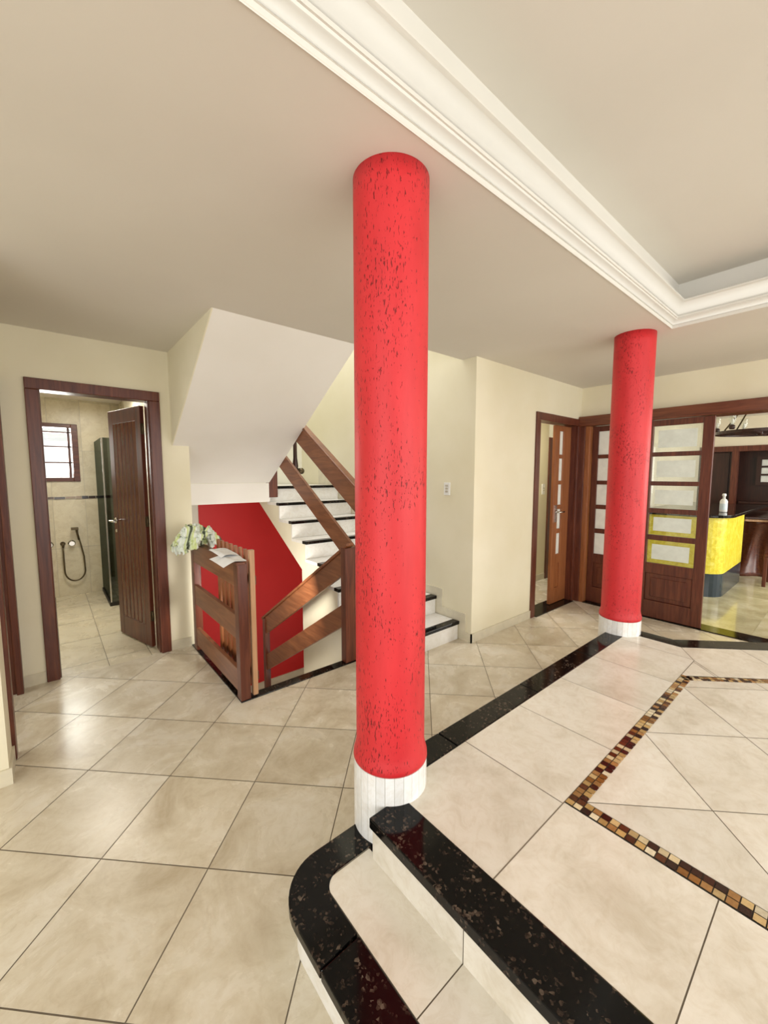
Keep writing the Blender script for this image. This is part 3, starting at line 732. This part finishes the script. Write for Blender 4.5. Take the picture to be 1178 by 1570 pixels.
# wall socket plate on x=2.93 wall
o = empty('light_switch', (2.93, 2.55, 1.42), 'white rectangular light switch plate on the greenish wall right of the nearer red column', 'light switch')
m = MB(); m.box((2.920, 2.515, 1.36), (2.93, 2.59, 1.48)); m.build('plate', 'white', o, bevel=.003)
for z in (1.385, 1.413, 1.441):
    m = MB(); m.box((2.915, 2.537, z), (2.92, 2.568, z+.018)); m.build('rocker', 'groutl', o)

# ------------------------------------------------------------------ sliding doors (door_5)
d5 = empty('door_5', (4.98, 1.5, 0), kind='structure')
m = MB(); m.box((4.90, -1.3, 2.125), (5.14, 2.235, 2.238)); m.build('door_frame', 'woody', d5, bevel=.005)
m = MB(); m.box((4.93, 2.165, 0), (5.12, 2.235, 2.125)); m.build('jamb', 'woodv', d5, bevel=.004)
m = MB(); m.box((4.94, 2.11, 0), (5.10, 2.165, 2.125)); m.build('jamb', 'oran', d5, bevel=.004)
m = MB(); m.box((4.93, -1.3, -.004), (5.13, 2.11, .012)); m.build('threshold', 'granite', d5)
glazed_leaf(d5, lambda u, n_, z: (5.005+n_, u, z), 1.50, 2.105, 1.58, 2.04, .035, 'all', 'woodv')
s5 = glazed_leaf(d5, lambda u, n_, z: (4.94+n_, u, z), .955, 1.56, 1.045, 1.465, .038, 'centre', 'woodv')

# ------------------------------------------------------------------ kitchen beyond
ct = empty('kitchen_counter', (7.0, 1.5, 0), 'yellow kitchen counter with dark plinth and black granite top, through the open sliding doors', 'counter')
def rcorner(x0, y0, x1, y1, r, n=8):
    return [(x0+r*(1-math.cos(math.pi/2*i/n)), y0+r*(1-math.sin(math.pi/2*i/n))) for i in range(n+1)] + [(x1, y0), (x1, y1), (x0, y1)]
m = MB(); m.zprism(rcorner(6.34, 1.07, 7.66, 2.1, .24), .30, 1.02, sm=False); m.build('counter_body', 'yellow', ct)
m = MB(); m.zprism(rcorner(6.34, 1.07, 7.66, 2.1, .24), .0, .30); m.build('plinth', 'plinth', ct)
m = MB(); m.zprism(rcorner(6.28, 1.0, 9.2, 2.1, .28), 1.02, 1.055); m.build('worktop', 'granite', ct, bevel=.006)
bt = empty('sanitizer_bottle', (6.75, 1.32, 1.055), 'small clear plastic bottle with white cap standing on the black kitchen worktop', 'bottle')
bx, by = 6.95, 1.19
m = MB(); m.lathe(bx, by, [(.038, 1.056), (.042, 1.065), (.042, 1.20), (.030, 1.225), (.015, 1.235)], 24); m.build('bottle_body', 'white', bt)
m = MB(); m.lathe(bx, by, [(.0425, 1.09), (.0425, 1.17)], 24, cap=False); m.build('bottle_label', 'blue', bt)
m = MB(); m.lathe(bx, by, [(.016, 1.235), (.016, 1.27), (.024, 1.275), (.02, 1.30), (.012, 1.305)], 16); m.build('cap', 'white', bt)
# trunk pedestal table and chair
tb = empty('trunk_table', (8.6, .98, 0), 'dark polished wooden trunk pedestal table beyond the yellow counter', 'table')
m = MB(); n = 40; k = len(m.v)
lev = [(.0, .42), (.06, .40), (.2, .30), (.4, .26), (.6, .28), (.78, .36), (.86, .42)]
for z, r in lev:
    for i in range(n):
        a = 2*math.pi*i/n; q = r*(1+.18*math.sin(3*a+z*2)+.10*math.sin(7*a-z*3)); m.v.append((8.6+q*math.cos(a), 1.05+q*.9*math.sin(a), z))
for j in range(len(lev)-1):
    for i in range(n):
        a = k+j*n+i; b = k+j*n+(i+1) % n; m.face([a, b, b+n, a+n], sm=True)
m.face([k+i for i in range(n)][::-1]); m.face([k+(len(lev)-1)*n+i for i in range(n)]); m.build('trunk_pedestal', M['wood'], tb)
m = MB(); m.zprism([(8.05, .74), (8.5, .52), (9.34, .58), (9.54, .95), (9.45, 1.6), (8.2, 1.65), (7.94, 1.1)], .90, .935); m.build('table_top', 'dark', tb, bevel=.008)
m = MB(); m.zprism([(8.1, .78), (8.5, .56), (9.3, .62), (9.5, .95), (9.45, 1.6), (8.2, 1.65), (7.98, 1.1)], .86, .90); m.build('table_edge', 'lightw', tb, bevel=.01)
ch = empty('wooden_chair', (7.95, .68, 0), 'brown wooden chair cut by the right edge of the photo, beside the trunk table', 'chair')
def cbx(a, b): 
    m = MB(); m.box(a, b); return m
cx0, cy0 = 7.55, .40
cbx((cx0, cy0, .42), (cx0+.42, cy0+.42, .46)).build('seat', 'wood', ch, bevel=.01)
for dx, dy in ((0, 0), (.38, 0), (0, .38), (.38, .38)):
    cbx((cx0+dx, cy0+dy, 0), (cx0+dx+.04, cy0+dy+.04, .42)).build('leg', 'woodv', ch, bevel=.005)
m = MB(); m.yprism([(cx0+.38, .46), (cx0+.42, .46), (cx0+.50, 1.02), (cx0+.46, 1.02)], cy0, cy0+.42); m.build('backrest', 'wood', ch, bevel=.01)
# dark cabinets on far wall
cab = empty('dark_wardrobe', (9.95, 1.7, 0), 'dark wooden cabinet against the far kitchen wall, left of the post', 'cabinet')
m = MB(); m.box((9.95, 1.62, 0), (10.35, 2.11, 2.06)); m.build('cabinet_body', 'dark', cab)
for z0_, z1_ in ((.1, .95), (1.0, 1.98)):
    m = MB(); m.box((9.93, 1.66, z0_), (9.95, 2.08, z1_)); m.build('cabinet_door', 'dark', cab, bevel=.01)
m = MB(); m.box((9.86, -3, 1.99), (10.0, 2.11, 2.09)); m.box((9.86, 1.53, 0), (9.98, 1.62, 1.99)); m.box((9.86, .2, 0), (9.98, .3, 1.99)); m.build('trim_3', 'woodv', **ST)
w2 = empty('window_2', (10.38, 1.0, 1.4), kind='structure')
m = MB(); m.box((10.33, .85, 1.36), (10.40, .92, 1.90)); m.box((10.33, 1.26, 1.36), (10.40, 1.33, 1.90)); m.box((10.33, .92, 1.84), (10.40, 1.26, 1.90)); m.box((10.33, .92, 1.36), (10.40, 1.26, 1.42))
for z in (1.54, 1.69): m.box((10.34, .92, z), (10.39, 1.26, z+.035))
m.build('window_frame', 'dark', w2)
m = MB(); m.box((10.385, .92, 1.42), (10.392, 1.26, 1.84)); m.build('window_pane', 'frostw', w2)
kc = empty('dark_sideboard', (10.1, .9, 0), 'low dark sideboard in the far room behind the trunk table', 'cabinet')
m = MB(); m.box((10.02, .35, .02), (10.36, 1.48, 1.02)); m.build('cabinet_body', 'dark', kc, bevel=.01)
m = MB(); m.box((10.0, .33, 1.02), (10.37, 1.50, 1.06)); m.build('cabinet_top', 'dark', kc)
for i in range(2):
    m = MB(); m.box((10.0, .38+.56*i, .08), (10.02, .90+.56*i, .97)); m.build('cabinet_door', 'dark', kc, bevel=.006)
# chandelier
cd = empty('wheel_chandelier', (6.85, .92, 2.6), 'rustic dark wheel chandelier with glass tulip shades hanging on ropes in the kitchen', 'chandelier')
ccx, ccy, R, zr = 6.9, .88, .42, 2.06
m = MB(); ring = [(ccx+R*math.cos(2*math.pi*i/48), ccy+R*math.sin(2*math.pi*i/48)) for i in range(48)]
k = len(m.v)
for i in range(48):
    a = 2*math.pi*i/48
    for r_, z_ in ((R-.025, zr+.008), (R+.025, zr+.008), (R+.025, zr+.045), (R-.025, zr+.045)): m.v.append((ccx+r_*math.cos(a), ccy+r_*math.sin(a), z_))
for i in range(48):
    for j in range(4):
        a = k+i*4+j; b = k+i*4+(j+1) % 4; c_ = k+((i+1) % 48)*4+(j+1) % 4; d_ = k+((i+1) % 48)*4+j; m.face([a, b, c_, d_])
for a in (0, math.pi/2): m.box((ccx-R*abs(math.cos(a))-.02, ccy-R*abs(math.sin(a))-.02, zr+.005), (ccx+R*abs(math.cos(a))+.02, ccy+R*abs(math.sin(a))+.02, zr+.045))
m.lathe(ccx, ccy, [(.02, zr-.01), (.035, zr), (.035, zr+.05), (.02, zr+.06)], 20); m.build('wheel', 'dark', cd)
for i in range(4):
    a = math.pi/4+math.pi/2*i
    m = MB(); m.tube([(ccx+R*math.cos(a), ccy+R*math.sin(a), zr+.05), (ccx+.06*math.cos(a), ccy+.06*math.sin(a), 2.60)], .009); m.build('rope', 'bronze', cd)
m = MB(); m.lathe(ccx, ccy, [(.09, 2.585), (.09, 2.619)], 24); m.build('ceiling_rose', 'dark', cd)
for i in range(6):
    a = math.pi/6+math.pi/3*i; lx, ly = ccx+(R+.01)*math.cos(a), ccy+(R+.01)*math.sin(a)
    m = MB(); m.lathe(lx, ly, [(.022, zr+.055), (.032, zr+.07), (.030, zr+.10), (.018, zr+.11)], 16); h_ = m.build('lamp_holder', 'dark', cd)
    m = MB(); m.lathe(lx, ly, [(.016, zr+.11), (.032, zr+.14), (.040, zr+.18), (.034, zr+.22), (.05, zr+.25)], 20, cap=False); m.build('glass_shade', 'glass', h_)
    m = MB(); m.lathe(lx, ly, [(.010, zr+.11), (.018, zr+.14), (.016, zr+.17), (.003, zr+.19)], 12); m.build('bulb', 'white', h_)

# ------------------------------------------------------------------ towel and papers
from mathutils import noise as mn
bm = bmesh.new()
def cloth(cx_, cy_, cz_, L_, Wd, rot, hangl, hangr, seed, lift=0):
    nu, nv = 70, 70; g = []
    for i in range(nu+1):
        row = []
        for j in range(nv+1):
            u = i/nu*2-1; v = j/nv*2-1
            n1 = mn.noise(Vector((u*1.7+seed, v*1.7, seed))); n2 = mn.noise(Vector((u*4+seed, v*2.2+n1*2, 3+seed)))
            x = Wd*v*(1+.12*n2); y = L_*u*(1-.25*abs(v))+.03*n1
            ar = max(0, 1-(v*v)**1.1); hang = hangl if v < 0 else hangr
            z = lift*ar*(1-.5*u*u)-hang*max(0, abs(v)-.35)**1.2*1.6-.06*max(0, abs(u)-.7)
            ridge = 1-abs(mn.noise(Vector((u*2.6+v*1.4+seed, v*1.2-u*.7, seed*2))))*2.4
            ridge2 = 1-abs(mn.noise(Vector((u*5+v*4, v*3-u*2, seed*3))))*2.2
            z += .040*ridge+.016*ridge2+.02*n2
            x += .018*ridge2*(1 if v > 0 else -1)
            c_, s_ = math.cos(rot), math.sin(rot)
            row.append(bm.verts.new((cx_+x*c_-y*s_, cy_+x*s_+y*c_, cz_+z)))
        g.append(row)
    for i in range(nu):
        for j in range(nv): bm.faces.new((g[i][j], g[i+1][j], g[i+1][j+1], g[i][j+1]))
cloth(-.01, .03, -.03, .17, .12, .1, .09, .06, 1.3, .05)
cloth(.0, -.02, .0, .16, .13, .5, .08, .06, 4.7, .06)
cloth(-.02, .03, .02, .13, .10, -.5, .07, .05, 8.1, .05)
me = bpy.data.meshes.new('towel'); bm.to_mesh(me); bm.free(); me.materials.append(M['towel'])
for p in me.polygons: p.use_smooth = True
tw = bpy.data.objects.new('towel', me); C.objects.link(tw); tw.location = (.93, 3.56, 1.015); so = tw.modifiers.new('Solidify', 'SOLIDIFY'); so.thickness = .005
tw['label'] = 'crumpled green and white towel heaped on the wall end of the low board railing'; tw['category'] = 'towel'
def sheet(poly, z, lab, seed, rot=0):
    rr = random.Random(seed); bm = bmesh.new()
    nx, ny = 14, 14; g = []
    a, b, c, d = [Vector(p) for p in poly]
    for i in range(nx+1):
        row = []
        for j in range(ny+1):
            u, v = i/nx, j/ny
            p = (a*(1-u)+b*u)*(1-v)+(d*(1-u)+c*u)*v
            zz = z+.008*abs(mn.noise(Vector((p.x*9, p.y*7, seed))))+.007*abs(math.sin(u*3.3+v*2))-.45*max(0, .925-p.x)
            row.append(bm.verts.new((p.x, p.y, zz)))
        g.append(row)
    for i in range(nx):
        for j in range(ny): bm.faces.new((g[i][j], g[i+1][j], g[i+1][j+1], g[i][j+1]))
    me = bpy.data.meshes.new('paper_sheet'); bm.to_mesh(me); bm.free(); me.materials.append(M['paper'])
    o = bpy.data.objects.new('paper_sheet', me); C.objects.link(o); s = o.modifiers.new('Solidify', 'SOLIDIFY'); s.thickness = .0006
    o['label'] = lab; o['category'] = 'paper'; o['group'] = 'papers lying on the railing'; return o
sheet([(.855, 2.66), (1.0, 2.63), (1.018, 2.90), (.86, 2.98)], .973, 'white sheet of paper lying on the railing, nearer the corner post', 1)
sheet([(.90, 2.84), (1.01, 2.80), (1.02, 3.12), (.91, 3.15)], .987, 'white sheet of paper lying on the railing, nearer the towel, overlapping the other', 2)
